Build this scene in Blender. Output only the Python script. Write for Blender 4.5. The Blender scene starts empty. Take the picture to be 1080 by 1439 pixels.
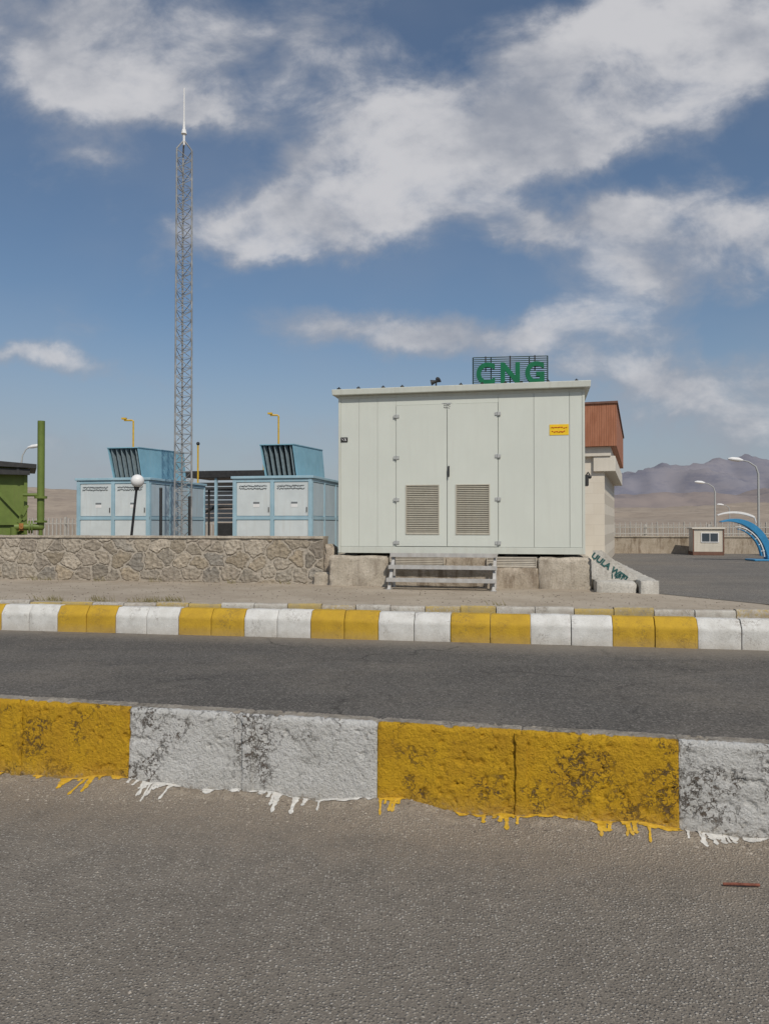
import bpy, math, random
import numpy as np
from mathutils import Vector, noise, Matrix
random.seed(7); np.random.seed(7)
S=bpy.context.scene
COL=S.collection
TH=-math.atan(.2)

# ---------------------------------------------------------------- mesh builder
class MB:
    def __init__(s): s.v=[];s.f=[];s.m=[]
    def add(s,vs,fs,mi=0):
        o=len(s.v); s.v+=[tuple(v) for v in vs]; s.f+=[tuple(i+o for i in f) for f in fs]; s.m+=[mi]*len(fs); return s
    def box(s,x0,x1,y0,y1,z0,z1,mi=0):
        return s.add([(x0,y0,z0),(x1,y0,z0),(x1,y1,z0),(x0,y1,z0),(x0,y0,z1),(x1,y0,z1),(x1,y1,z1),(x0,y1,z1)],
            [(3,2,1,0),(4,5,6,7),(0,1,5,4),(1,2,6,5),(2,3,7,6),(3,0,4,7)],mi)
    def rough_box(s,x0,x1,y0,y1,z0,z1,amp=.012,step=.05,seed=0,mi=0):
        # box whose faces are subdivided and pushed about by noise, corners worn round
        def disp(p):
            w=Vector(p)+Vector((seed*3.1,seed*1.7,0))
            d=Vector((noise.noise(w*4),noise.noise(w*4+Vector((9,0,0))),noise.noise(w*4+Vector((0,9,0)))))*amp
            d+=Vector((noise.noise(w*15),noise.noise(w*15+Vector((9,0,0))),noise.noise(w*15+Vector((0,9,0)))))*amp*.5
            ex=min(p[0]-x0,x1-p[0]);ey=min(p[1]-y0,y1-p[1]);ez=z1-p[2]
            c=Vector(((x0+x1)/2-p[0],(y0+y1)/2-p[1],-1))
            near=sum(1 for q in (ex,ey,ez) if q<1e-4)
            if near>=2:
                k=amp*(1.1+1.2*noise.noise(w*6))
                d+=Vector((math.copysign(k,c.x) if ex<1e-4 else 0,math.copysign(k,c.y) if ey<1e-4 else 0,-k if ez<1e-4 else 0))
            if p[2]<=z0+1e-4: d.z=min(d.z,0)
            return tuple(Vector(p)+d)
        def face(o,a,b,la,lb):
            na=max(1,int(la/step)); nb=max(1,int(lb/step)); vs=[];fs=[]
            for i in range(na+1):
                for j in range(nb+1):
                    vs.append(disp((o[0]+a[0]*la*i/na+b[0]*lb*j/nb,o[1]+a[1]*la*i/na+b[1]*lb*j/nb,o[2]+a[2]*la*i/na+b[2]*lb*j/nb)))
            for i in range(na):
                for j in range(nb):
                    k=i*(nb+1)+j; fs.append((k,k+nb+1,k+nb+2,k+1))
            s.add(vs,fs,mi)
        X,Y,Z=x1-x0,y1-y0,z1-z0
        face((x0,y0,z0),(1,0,0),(0,0,1),X,Z); face((x1,y0,z0),(0,1,0),(0,0,1),Y,Z)
        face((x1,y1,z0),(-1,0,0),(0,0,1),X,Z); face((x0,y1,z0),(0,-1,0),(0,0,1),Y,Z)
        face((x0,y0,z1),(1,0,0),(0,1,0),X,Y)
        return s
    def hexa(s,b,t,mi=0):
        return s.add(list(b)+list(t),[(3,2,1,0),(4,5,6,7),(0,1,5,4),(1,2,6,5),(2,3,7,6),(3,0,4,7)],mi)
    def cyl(s,p0,p1,r0,r1=None,n=10,mi=0):
        if r1 is None:r1=r0
        return s.tube([p0,p1],[r0,r1],n,mi)
    def tube(s,pts,r,n=8,mi=0):
        pts=[Vector(p) for p in pts]
        if not isinstance(r,(list,tuple)): r=[r]*len(pts)
        vs=[];fs=[]
        ref=None
        for i,p in enumerate(pts):
            t=(pts[min(i+1,len(pts)-1)]-pts[max(i-1,0)]).normalized()
            if ref is None:
                ref=Vector((0,0,1)) if abs(t.z)<.9 else Vector((1,0,0))
            a=t.cross(ref).normalized(); b=a.cross(t).normalized(); ref=b
            for k in range(n):
                q=2*math.pi*k/n
                vs.append(p+(a*math.cos(q)+b*math.sin(q))*r[i])
        for i in range(len(pts)-1):
            for k in range(n):
                k2=(k+1)%n
                fs.append((i*n+k,i*n+k2,(i+1)*n+k2,(i+1)*n+k))
        fs.append(tuple(range(n))[::-1]); fs.append(tuple((len(pts)-1)*n+k for k in range(n)))
        return s.add(vs,fs,mi)
    def sphere(s,c,r,n=16,m=10,mi=0,sx=1,sy=1,sz=1):
        vs=[];fs=[]
        for j in range(m+1):
            ph=math.pi*j/m
            for i in range(n):
                a=2*math.pi*i/n
                vs.append((c[0]+r*sx*math.sin(ph)*math.cos(a),c[1]+r*sy*math.sin(ph)*math.sin(a),c[2]+r*sz*math.cos(ph)))
        for j in range(m):
            for i in range(n):
                i2=(i+1)%n
                fs.append((j*n+i,(j+1)*n+i,(j+1)*n+i2,j*n+i2))
        return s.add(vs,fs,mi)
    def mesh(s,name,mats,smooth=False):
        me=bpy.data.meshes.new(name); me.from_pydata(s.v,[],s.f)
        if not isinstance(mats,(list,tuple)): mats=[mats]
        for m in mats: me.materials.append(m)
        me.polygons.foreach_set('material_index',s.m)
        if smooth:
            me.polygons.foreach_set('use_smooth',[True]*len(me.polygons))
            me.set_sharp_from_angle(angle=math.radians(40))
        me.update(); return me
def obj(name,mb,mats,parent=None,loc=(0,0,0),rz=0,smooth=False,bevel=0,label=None):
    me=mb if isinstance(mb,bpy.types.Mesh) else mb.mesh(name,mats,smooth)
    o=bpy.data.objects.new(name,me); COL.objects.link(o)
    o.location=loc; o.rotation_euler=(0,0,rz)
    if parent: o.parent=parent
    if bevel:
        b=o.modifiers.new('Bevel','BEVEL'); b.width=bevel; b.segments=2; b.limit_method='ANGLE'; b.angle_limit=math.radians(50)
    if label:o['label']=label
    return o
def thing(name,label,cat,loc=(0,0,0),rz=0,group=None):
    e=bpy.data.objects.new(name,None); COL.objects.link(e); e.location=loc; e.rotation_euler=(0,0,rz)
    e.empty_display_size=.2
    e['label']=label; e['category']=cat
    if group:e['group']=group
    return e
def tag(o,label,cat,group=None):
    o['label']=label;o['category']=cat
    if group:o['group']=group
def struct(o,label=None):
    o['kind']='structure'
    o['label']=label or o.name; o['category']=o.name.split('.')[0].replace('_',' ')
def textmesh(body,size,mat,extrude=.004,offset=0,spacing=1):
    c=bpy.data.curves.new('text','FONT'); c.body=body;c.size=size;c.extrude=extrude;c.offset=offset
    c.align_x='CENTER';c.align_y='CENTER'; c.space_character=spacing
    o=bpy.data.objects.new('tmp_text',c); COL.objects.link(o)
    bpy.context.view_layer.update()
    me=bpy.data.meshes.new_from_object(o.evaluated_get(bpy.context.evaluated_depsgraph_get()))
    bpy.data.objects.remove(o)
    me.transform(Matrix.Rotation(math.pi/2,4,'X'))
    me.materials.clear(); me.materials.append(mat)
    return me

# ---------------------------------------------------------------- materials
class NT:
    def __init__(s,name):
        s.m=bpy.data.materials.new(name); s.m.use_nodes=True; s.t=s.m.node_tree
        s.b=s.t.nodes['Principled BSDF']
    def n(s,typ,**kw):
        nd=s.t.nodes.new(typ)
        for k,v in kw.items(): setattr(nd,k,v)
        return nd
    def l(s,a,b): s.t.links.new(a,b)
    def pos(s,scale=(1,1,1),local=False):
        g=s.n('ShaderNodeTexCoord').outputs['Object'] if local else s.n('ShaderNodeNewGeometry').outputs['Position']
        mp=s.n('ShaderNodeMapping'); mp.inputs['Scale'].default_value=scale
        s.l(g,mp.inputs['Vector']); return mp.outputs[0]
    def noise(s,vec,scale,detail=6,rough=.55,dist=0):
        nd=s.n('ShaderNodeTexNoise'); nd.inputs['Scale'].default_value=scale; nd.inputs['Detail'].default_value=detail
        nd.inputs['Roughness'].default_value=rough; nd.inputs['Distortion'].default_value=dist
        s.l(vec,nd.inputs['Vector']); return nd.outputs['Fac']
    def vor(s,vec,scale,feature='F1',out='Distance',rnd=1):
        nd=s.n('ShaderNodeTexVoronoi'); nd.feature=feature; nd.inputs['Scale'].default_value=scale
        nd.inputs['Randomness'].default_value=rnd
        s.l(vec,nd.inputs['Vector']); return nd.outputs[out]
    def mr(s,v,a,b,c=0,d=1,smooth=True):
        nd=s.n('ShaderNodeMapRange'); nd.interpolation_type='SMOOTHSTEP' if smooth else 'LINEAR'
        s.l(v,nd.inputs[0])
        for i,x in enumerate((a,b,c,d)): nd.inputs[i+1].default_value=x
        return nd.outputs[0]
    def math(s,op,a,b=None,clamp=False):
        nd=s.n('ShaderNodeMath'); nd.operation=op; nd.use_clamp=clamp
        for i,x in enumerate((a,b)):
            if x is None: continue
            if isinstance(x,(int,float)): nd.inputs[i].default_value=x
            else: s.l(x,nd.inputs[i])
        return nd.outputs[0]
    def mix(s,f,a,b,blend='MIX'):
        nd=s.n('ShaderNodeMix'); nd.data_type='RGBA'; nd.blend_type=blend
        for sock,x in ((nd.inputs[0],f),(nd.inputs[6],a),(nd.inputs[7],b)):
            if isinstance(x,(int,float)): sock.default_value=x
            elif isinstance(x,tuple): sock.default_value=(*x[:3],1)
            else: s.l(x,sock)
        return nd.outputs[2]
    def bump(s,h,strength=.4,dist=.01,prev=None):
        nd=s.n('ShaderNodeBump'); nd.inputs['Strength'].default_value=strength; nd.inputs['Distance'].default_value=dist
        s.l(h,nd.inputs['Height'])
        if prev is not None: s.l(prev,nd.inputs['Normal'])
        return nd.outputs[0]
    def done(s,col,rough=.7,metal=0,nrm=None):
        if isinstance(col,tuple): s.b.inputs['Base Color'].default_value=(*col,1)
        else: s.l(col,s.b.inputs['Base Color'])
        if isinstance(rough,(int,float)): s.b.inputs['Roughness'].default_value=rough
        else: s.l(rough,s.b.inputs['Roughness'])
        s.b.inputs['Metallic'].default_value=metal
        s.b.inputs['Specular IOR Level'].default_value=.3
        if nrm is not None: s.l(nrm,s.b.inputs['Normal'])
        return s.m
def sc(c,k): return tuple(min(1,x*k) for x in c)
def gen(name,c,rough=.6,var=.12,scale=3,bump=.15,bscale=50,metal=0,dirt=0,dirtcol=(.22,.17,.12),local=False):
    t=NT(name); p=t.pos(local=local)
    n1=t.noise(p,scale,6,.6)
    col=t.mix(t.mr(n1,.3,.7),sc(c,1-var),sc(c,1+var))
    if dirt>0:
        p2=t.pos((7,7,.6),local=local)
        n2=t.noise(p2,1.6,5,.6)
        f=t.math('MULTIPLY',t.mr(t.math('ADD',t.math('MULTIPLY',n2,.6),t.math('MULTIPLY',n1,.4)),.45,.72),dirt)
        col=t.mix(f,col,dirtcol)
    nb=t.noise(p,bscale,3,.6)
    return t.done(col,rough,metal,t.bump(nb,bump,.01))

M={}
M['panel']=gen('pale_green_grey_paint',(.595,.62,.56),.42,.03,1.0,.06,9,dirt=.13,dirtcol=(.42,.41,.36))
M['panel_edge']=gen('pale_trim_paint',(.56,.58,.52),.5,.05,2,.05,30,dirt=.3,dirtcol=(.35,.32,.25))
M['louver']=gen('beige_louver',(.45,.42,.345),.55,.07,6,.05,40,dirt=.3)
M['vent']=gen('dusty_pale_vent',(.50,.455,.38),.7,.1,6,.05,40,dirt=.4)
M['dark']=gen('dark_metal',(.035,.035,.035),.6,.2,10,.1,60)
M['hoodshade']=gen('hood_interior_shade',(.02,.02,.018),.9,.2,10,.1,60)  # near-black colour standing in for shade inside the hoods
M['steel']=gen('weathered_pale_steel',(.46,.45,.43),.55,.15,8,.1,80,metal=.15,dirt=.45,dirtcol=(.24,.19,.14))
M['mast']=gen('mast_steel',(.28,.285,.285),.6,.25,5,.1,80,metal=.1)
M['hinge']=gen('hinge_grey',(.4,.41,.4),.5,.1,20,.1,60)
M['blade']=gen('blue_grey_blade',(.20,.25,.27),.5,.15,10,.1,60)
M['yellowsign']=gen('yellow_sign',(.8,.52,.02),.5,.06,12,.05,60)
M['red']=gen('red_ink',(.5,.05,.02),.6,.1,12,.02,60)
M['white']=gen('white_plastic',(.75,.75,.74),.4,.05,5,.05,40,dirt=.15)
M['black']=gen('black_plastic',(.02,.02,.022),.5,.1,5,.05,40)
M['bluebox']=gen('light_blue_frame',(.32,.48,.56),.55,.1,2,.08,20,dirt=.4,dirtcol=(.37,.40,.39))
M['paleblue']=gen('pale_blue_panel',(.59,.64,.645),.55,.07,2,.08,20,dirt=.4,dirtcol=(.46,.46,.43))
M['sideblue']=gen('side_blue_panel',(.45,.55,.60),.55,.07,2,.08,20,dirt=.45,dirtcol=(.36,.38,.37))
M['teal']=gen('sky_blue_hood',(.22,.42,.51),.5,.1,2,.06,20,dirt=.35,dirtcol=(.32,.42,.44))
M['green']=gen('olive_green_paint',(.13,.18,.04),.5,.15,3,.08,30,dirt=.4,dirtcol=(.12,.11,.05))
M['cnggreen']=gen('green_letters',(.006,.14,.06),.4,.1,5,.02,40)
M['slatgreen']=gen('dark_green_slat',(.03,.06,.05),.6,.1,5,.02,40)
M['yellowpost']=gen('yellow_post',(.6,.38,.03),.5,.12,8,.05,60)
M['orange']=gen('ochre_valve',(.33,.15,.04),.6,.2,8,.05,60)
M['sculpt']=gen('blue_paint',(.04,.22,.42),.4,.1,5,.04,30)
M['rust']=gen('rusty_iron',(.2,.07,.045),.8,.3,30,.3,100)
M['ink']=gen('grey_ink',(.17,.19,.2),.7,.1,20,.02,60)
M['tealpaint']=gen('dark_teal_wall_paint',(.03,.10,.095),.8,.35,30,.05,60)
M['cream']=gen('cream_stone',(.66,.61,.52),.7,.06,2,.15,25,dirt=.15)
M['boothcream']=gen('cream_booth_panel',(.60,.56,.48),.6,.08,2,.05,25,dirt=.3)
M['boothred']=gen('red_brown_base',(.17,.09,.065),.7,.15,5,.1,40)
M['fencewhite']=gen('pale_fence_paint',(.42,.40,.36),.6,.1,5,.05,40)
M['glass']=gen('dark_glass',(.06,.075,.09),.12,.1,2,.0,10)
M['frond']=gen('dry_grass',(.22,.19,.09),.9,.3,20,.1,60)
M['pebble']=gen('tan_pebble',(.32,.28,.23),.9,.35,40,.2,80)
M['pebble2']=gen('brown_pebble',(.18,.15,.12),.9,.35,40,.2,80)

def m_concrete(name,a,b,stain=(.16,.12,.09),sf=.5):
    t=NT(name);p=t.pos()
    n=t.noise(p,2.2,8,.65); n2=t.noise(p,30,6,.7)
    c=t.mix(t.mr(n,.3,.7),a,b)
    st=t.noise(t.pos((3,3,.8)),1.7,7,.65)
    c=t.mix(t.math('MULTIPLY',t.mr(st,.46,.66),sf),c,stain)
    c=t.mix(t.mr(n2,.42,.68,0,.45),c,sc(a,.5))
    pit=t.vor(p,24)
    c=t.mix(t.mr(pit,.10,.22,.4,0),c,sc(stain,.8))
    return t.done(c,.9,0,t.bump(t.math('ADD',n2,t.math('MULTIPLY',t.mr(pit,.1,.25),.5)),.6,.025))
M['conc']=m_concrete('plinth_concrete',(.44,.385,.305),(.56,.50,.41),sf=.45)
M['concstain']=m_concrete('stained_concrete',(.36,.30,.225),(.49,.42,.335),(.15,.105,.065),.75)
M['concpale']=m_concrete('pale_concrete',(.50,.475,.42),(.62,.59,.53),sf=.25)
M['conctop']=m_concrete('kerb_concrete',(.38,.34,.285),(.50,.45,.385),sf=.25)

def m_near():
    t=NT('dusty_coarse_asphalt'); p=t.pos()
    mid=t.noise(p,5,7,.65); big=t.noise(p,.7,4,.5)
    base=t.mix(t.mr(t.math('ADD',t.math('MULTIPLY',big,.3),t.math('MULTIPLY',mid,.7)),.32,.68),(.235,.208,.172),(.30,.267,.222))
    s=t.n('ShaderNodeSeparateXYZ'); t.l(t.n('ShaderNodeNewGeometry').outputs['Position'],s.inputs[0])
    off=t.math('ADD',s.outputs[1],t.math('MULTIPLY',s.outputs[0],.235))
    dist=t.math('ADD',off,t.math('MULTIPLY',t.math('SUBTRACT',mid,.5),1.4))
    sand=t.mr(dist,3.2,4.3,0,.8)
    base=t.mix(sand,base,(.355,.292,.222))
    v=t.n('ShaderNodeTexVoronoi'); v.inputs['Scale'].default_value=80; t.l(p,v.inputs['Vector'])
    sep=t.n('ShaderNodeSeparateColor'); t.l(v.outputs['Color'],sep.inputs[0])
    cell=sep.outputs[0]; inside=t.mr(v.outputs['Distance'],.25,.55,1,0)
    lightm=t.math('MULTIPLY',t.math('MULTIPLY',t.mr(cell,.55,.85),inside),t.mr(sand,0,1,.8,.3))
    darkm=t.math('MULTIPLY',t.mr(cell,.42,.10),inside)
    c=t.mix(lightm,base,(.54,.50,.435))
    c=t.mix(t.math('MULTIPLY',darkm,t.mr(sand,0,1,.85,.4)),c,(.075,.066,.057))
    c=t.mix(t.mr(v.outputs['Distance'],.42,.7,0,.4),c,(.09,.076,.062))
    v2=t.noise(p,170,3,.7); c=t.mix(t.mr(v2,.36,.60,.45,0),c,(.10,.085,.068))
    nf=t.noise(p,14,6,.7)
    foot=t.mr(t.math('ADD',off,t.math('MULTIPLY',t.math('SUBTRACT',nf,.5),.22)),4.12,4.20)
    c=t.mix(t.math('MULTIPLY',foot,.6),c,t.mix(t.mr(nf,.4,.6),(.23,.19,.145),(.38,.325,.255)))
    h=t.math('ADD',t.math('MULTIPLY',inside,t.math('ADD',cell,.4)),t.math('MULTIPLY',v2,.6))
    b=t.bump(h,.75,.008); b=t.bump(mid,.3,.025,b)
    return t.done(c,.95,0,b)
M['near']=m_near()
def m_asph(name,a,b,dust=(.25,.215,.17),df=.35,crack=True):
    t=NT(name); p=t.pos()
    big=t.noise(t.pos((.35,1.6,1)),.9,6,.6); mid=t.noise(p,9,6,.65)
    c=t.mix(t.mr(t.math('ADD',t.math('MULTIPLY',big,.6),t.math('MULTIPLY',mid,.4)),.38,.62),a,b)
    d=t.noise(p,.45,7,.65); c=t.mix(t.mr(d,.42,.72,0,df),c,dust)
    v=t.n('ShaderNodeTexVoronoi'); v.inputs['Scale'].default_value=70; t.l(p,v.inputs['Vector'])
    sep=t.n('ShaderNodeSeparateColor'); t.l(v.outputs['Color'],sep.inputs[0])
    c=t.mix(t.mr(sep.outputs[0],.65,.95,0,.6),c,sc(b,2.1)); c=t.mix(t.mr(sep.outputs[1],.65,.95,0,.6),c,sc(a,.4))
    h=t.math('ADD',sep.outputs[2],mid)
    nr=t.bump(h,.5,.006)
    if crack:
        s=t.n('ShaderNodeSeparateXYZ'); t.l(t.n('ShaderNodeNewGeometry').outputs['Position'],s.inputs[0])
        vv=t.math('ADD',s.outputs[1],t.math('MULTIPLY',s.outputs[0],.2))
        vv=t.math('ADD',vv,t.math('MULTIPLY',t.math('SUBTRACT',mid,.5),.8))
        edge=t.math('MAXIMUM',t.mr(vv,5.2,4.4),t.mr(vv,9.6,10.5))
        c=t.mix(t.math('MULTIPLY',edge,.6),c,dust)
        wp=t.n('ShaderNodeVectorMath'); wp.operation='ADD'
        nn=t.n('ShaderNodeTexNoise'); nn.inputs['Scale'].default_value=2; nn.inputs['Detail'].default_value=6; t.l(p,nn.inputs['Vector'])
        t.l(p,wp.inputs[0]); 
        scn=t.n('ShaderNodeVectorMath'); scn.operation='SCALE'; scn.inputs['Scale'].default_value=.9; t.l(nn.outputs['Color'],scn.inputs[0]); t.l(scn.outputs[0],wp.inputs[1])
        e=t.vor(wp.outputs[0],.32,'DISTANCE_TO_EDGE')
        k=t.math('MULTIPLY',t.mr(e,.0,.012,1,0),t.mr(d,.35,.5,1,.35))
        c=t.mix(t.math('MULTIPLY',k,.8),c,(.025,.022,.018))
    return t.done(c,.88,0,nr)
M['road']=m_asph('grey_asphalt',(.084,.077,.068),(.113,.104,.092))
M['asph2']=m_asph('pale_asphalt',(.13,.12,.105),(.17,.157,.14),df=.5,crack=False)
def m_sand(name,a,b,dark,scale=1.0):
    t=NT(name);p=t.pos()
    n=t.noise(p,1.1*scale,7,.65); n2=t.noise(p,14*scale,6,.7)
    c=t.mix(t.mr(n,.35,.65),a,b); c=t.mix(t.mr(n2,.5,.68,0,.4),c,dark)
    v=t.vor(p,45*scale); c=t.mix(t.mr(v,.1,.28,.3,0),c,sc(b,1.25))
    return t.done(c,.95,0,t.bump(n2,.5,.03))
M['walk']=m_sand('dusty_pavement',(.33,.275,.21),(.41,.35,.275),(.22,.185,.145))
M['plain']=m_sand('arid_plain',(.27,.21,.15),(.36,.28,.20),(.16,.13,.09),.25)
def m_hill(name,a,b,c3,s):
    t=NT(name);p=t.pos()
    n=t.noise(p,s,8,.65); n2=t.noise(t.pos((1,1,3)),s*4,7,.7)
    c=t.mix(t.mr(n,.35,.65),a,b); c=t.mix(t.mr(n2,.45,.65,0,.6),c,c3)
    return t.done(c,1,0,None)
M['hill']=m_hill('dry_hill',(.29,.235,.185),(.36,.295,.23),(.22,.18,.145),.02)
M['mount']=m_hill('brown_mauve_mountain',(.21,.18,.175),(.27,.225,.205),(.15,.135,.145),.0011)
M['mount2']=m_hill('far_haze_tinted_mountain',(.185,.185,.22),(.24,.225,.245),(.14,.145,.19),.0010)  # aerial haze is baked into this blue-mauve base colour

# painted kerb
def m_kerb(name,paint,paint2,amt,under=(.11,.08,.056),near=True):
    t=NT(name); p=t.pos()
    at=t.n('ShaderNodeAttribute'); at.attribute_name='paint'
    n=t.noise(p,5,7,.65)
    c=t.mix(t.mr(n,.35,.68),paint,paint2)
    grain=t.noise(p,95,5,.75)
    c=t.mix(t.mr(grain,.30,.48,.5,0),c,sc(paint2,.42))
    wn=t.n('ShaderNodeTexNoise'); wn.inputs['Scale'].default_value=9; wn.inputs['Detail'].default_value=6; wn.inputs['Roughness'].default_value=.65; t.l(p,wn.inputs['Vector'])
    sv=t.n('ShaderNodeVectorMath'); sv.operation='SCALE'; sv.inputs['Scale'].default_value=.26; t.l(wn.outputs['Color'],sv.inputs[0])
    av=t.n('ShaderNodeVectorMath'); av.operation='ADD'; t.l(p,av.inputs[0]); t.l(sv.outputs[0],av.inputs[1])
    e=t.vor(av.outputs[0],11,'DISTANCE_TO_EDGE')
    mask=t.mr(t.noise(p,3.4,4,.6),.49,.62)
    crack=t.math('MULTIPLY',t.mr(e,.008,.05,1,0),mask)
    chipn=t.noise(p,30,7,.75)
    chip=t.math('MULTIPLY',t.mr(t.math('ADD',chipn,t.math('MULTIPLY',mask,.05)),.60,.625),t.math('ADD',t.math('MULTIPLY',mask,.75),.25),clamp=True)
    w=t.math('MULTIPLY',t.math('MAXIMUM',crack,chip),amt,clamp=True)
    c=t.mix(w,c,under)
    s=t.n('ShaderNodeSeparateXYZ'); t.l(t.n('ShaderNodeNewGeometry').outputs['Position'],s.inputs[0])
    zz=t.math('ADD',s.outputs[2],t.math('MULTIPLY',t.math('SUBTRACT',chipn,.5),.22))
    if near: c=t.mix(t.mr(zz,.035,.070,.7,0),c,(.31,.255,.19))
    c=t.mix(t.mr(zz,.0,.16,.3,0),c,(.29,.235,.17))
    cc=t.mix(t.mr(t.noise(p,12,6,.7),.35,.65),(.30,.26,.21),(.44,.395,.33))
    c=t.mix(t.mr(t.math('ADD',at.outputs['Fac'],t.math('MULTIPLY',t.math('SUBTRACT',chipn,.5),1.6)),.4,.6),cc,c)
    gr2=t.noise(p,45,4,.6)
    h=t.math('SUBTRACT',t.math('ADD',t.math('MULTIPLY',grain,1.2),t.math('MULTIPLY',gr2,1.2)),t.math('MULTIPLY',w,1.6))
    return t.done(c,.82,0,t.bump(h,1.0 if near else .4,.013 if near else .01))
WHT=((.67,.66,.63),(.59,.58,.545)); YEL=((.63,.37,.017),(.53,.295,.018))
M['kw']=m_kerb('white_kerb_paint',*WHT,.92)
M['ky']=m_kerb('yellow_kerb_paint',*YEL,.88)
M['kw2']=m_kerb('white_kerb_paint_far',(.66,.65,.615),(.56,.545,.505),.5,(.22,.18,.14),near=False)
M['ky2']=m_kerb('yellow_kerb_paint_far',(.53,.33,.03),(.45,.275,.03),.5,(.2,.14,.06),near=False)
M['kw3']=m_kerb('worn_white_kerb',(.50,.48,.43),(.38,.345,.30),1,(.25,.22,.18),near=False)
M['ky3']=m_kerb('worn_yellow_kerb',(.44,.32,.10),(.35,.28,.15),1,(.25,.22,.18),near=False)
M['dripw']=gen('white_drip',(.60,.585,.545),.85,.2,40,.5,60,dirt=.4,dirtcol=(.38,.32,.245))
M['dripy']=gen('yellow_drip',(.58,.35,.025),.85,.2,40,.5,60,dirt=.4,dirtcol=(.38,.29,.17))

# ---------------------------------------------------------------- ground & roads
def sheet(name,pts,z,mat,label):
    b=MB(); b.add([(x,y,z) for x,y in pts],[tuple(range(len(pts)))]); o=obj(name,b,mat); struct(o,label); return o
sheet('ground',[(-6000,-400),(6000,-400),(6000,9000),(-6000,9000)],-.004,M['plain'],'dry dusty ground reaching the horizon')
def fillet(x,s): return .075*math.exp(-(s/.17)**2)*(0.75+.7*noise.noise(Vector((x*3,1.3,0))))
def near_z(x,y,s):
    return max(.004+fillet(x,s)+.008*noise.noise(Vector((x*2.2,y*2.2,0)))+(.006*noise.noise(Vector((x*9,y*9,2)))+.006*noise.noise(Vector((x*24,y*24,2))))*math.exp(-(s/.35)**2),-.003)+.006
def near_sheet():
    b=MB(); nx,ny=420,220
    x0,x1=-6,6
    vs=[];fs=[]
    for j in range(ny+1):
        g=(j/ny)**.7
        for i in range(nx+1):
            x=x0+(x1-x0)*i/nx
            yk=4.256-.235*x
            y=yk*g+(-3)*(1-g)
            vs.append((x,y,near_z(x,y,(yk-y)/1.027)))
    for j in range(ny):
        for i in range(nx):
            a=j*(nx+1)+i; fs.append((a,a+1,a+nx+2,a+nx+1))
    b.add(vs,fs); o=obj('roadside',b,M['near'],smooth=True); struct(o,'coarse dusty asphalt verge in front of the kerb')
near_sheet()
def L1(x,o=0): return 4.256-.235*x+o
def L2(x,o=0): return 10.54-.1766*x+o
def L3(x,o=0): return 11.39-.119*x+o
sheet('road',[(-22,L1(-22,.1)),(22,L1(22,.1)),(22,L2(22,.05)),(-22,L2(-22,.05))],.002,M['road'],'grey asphalt road between two painted kerbs')
sheet('channel',[(-14,L2(-14,.2)),(22,L2(22,.2)),(22,L3(22,.02)),(-14,L3(-14,.02))],.006,M['conctop'],'shallow concrete drainage channel between kerbs')
b=MB()
fr=[(x,L3(x,.14)) for x in (-14,14)]
pts=[(-5000,fr[0][1]),fr[0],fr[1],(5000,fr[1][1]),(5000,9000),(-5000,9000)]
b.add([(x,y,.35) for x,y in pts]+[(x,y,-.004) for x,y in pts[:4]],[(0,1,2,3,4,5),(6,7,1,0),(7,8,2,1),(8,9,3,2)])
o=obj('terrain',b,M['plain']); struct(o,'raised arid plain behind the kerb')
sheet('pavement',[(-13.5,L3(-13.5,.16)),(6.1,L3(6.1,.16)),(5.0,14.3),(-1.2,15.9),(-13.5,18.5)],.356,M['walk'],'dusty pavement strip in front of the stone wall')
sheet('station_yard',[(4.2,14.6),(5.9,11.65),(13.5,10.4),(30,12),(32,31.4),(7,31.4)],.362,M['asph2'],'pale asphalt yard of the gas station')

# ---------------------------------------------------------------- kerb blocks
def kerb_mesh(name,L,prof,paintfn,mat,amp,step,seed,fine=0):
    P=[Vector((0,p[0],p[1])) for p in prof]
    samp=[]
    for a,c in zip(P[:-1],P[1:]):
        k=max(1,int((c-a).length/step))
        for i in range(k): samp.append(a.lerp(c,i/k))
    samp.append(P[-1])
    n=max(2,int(L/step)); vs=[];fs=[];pt=[]
    m=len(samp)
    for i in range(n+1):
        x=L*i/n
        edge=min(i,n-i)*L/n
        for j,q in enumerate(samp):
            t=(samp[min(j+1,m-1)]-samp[max(j-1,0)]).normalized()
            nr=Vector((0,-t.z,t.y))
            w=Vector((x+seed*3.7,q.y,q.z))
            d=amp*(noise.fractal(w*6,1,2,4)*.9+ .5*noise.fractal(w*26,1,2,3))
            if fine:
                d+=fine*noise.fractal(w*70,1,2,2)
                pit=noise.fractal(w*17+Vector((3,3,3)),1,2,3)
                zone=noise.noise(w*2.6+Vector((7,1,1)))
                if pit>.32 and zone>.0: d-=min(.010,(pit-.32)*.08)
            d-= .005*math.exp(-(edge/.007)**2)*(fine>0) + .006*math.exp(-(edge/.009)**2)*(amp>.0045) 
            vs.append((x,q.y+nr.y*d,q.z+nr.z*d)); pt.append(paintfn(x,q,nr))
    for i in range(n):
        for j in range(m-1):
            a=i*m+j; fs.append((a,a+m,a+m+1,a+1))
    fs.append(tuple(range(m))); fs.append(tuple(n*m+j for j in range(m))[::-1])
    me=bpy.data.meshes.new(name); me.from_pydata(vs,[],fs); me.materials.append(mat)
    a=me.attributes.new('paint','FLOAT','POINT'); a.data.foreach_set('value',pt)
    me.polygons.foreach_set('use_smooth',[True]*(len(me.polygons))); me.set_sharp_from_angle(angle=math.radians(60)); me.update()
    return me
A1=-math.atan(.235)
edges=[-3.84,-3.08,-2.32,-1.56,-.80,-.04,.742,1.525,2.3,3.07]
cols=['w','y','y','w','w','y','y','w','w']
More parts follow.
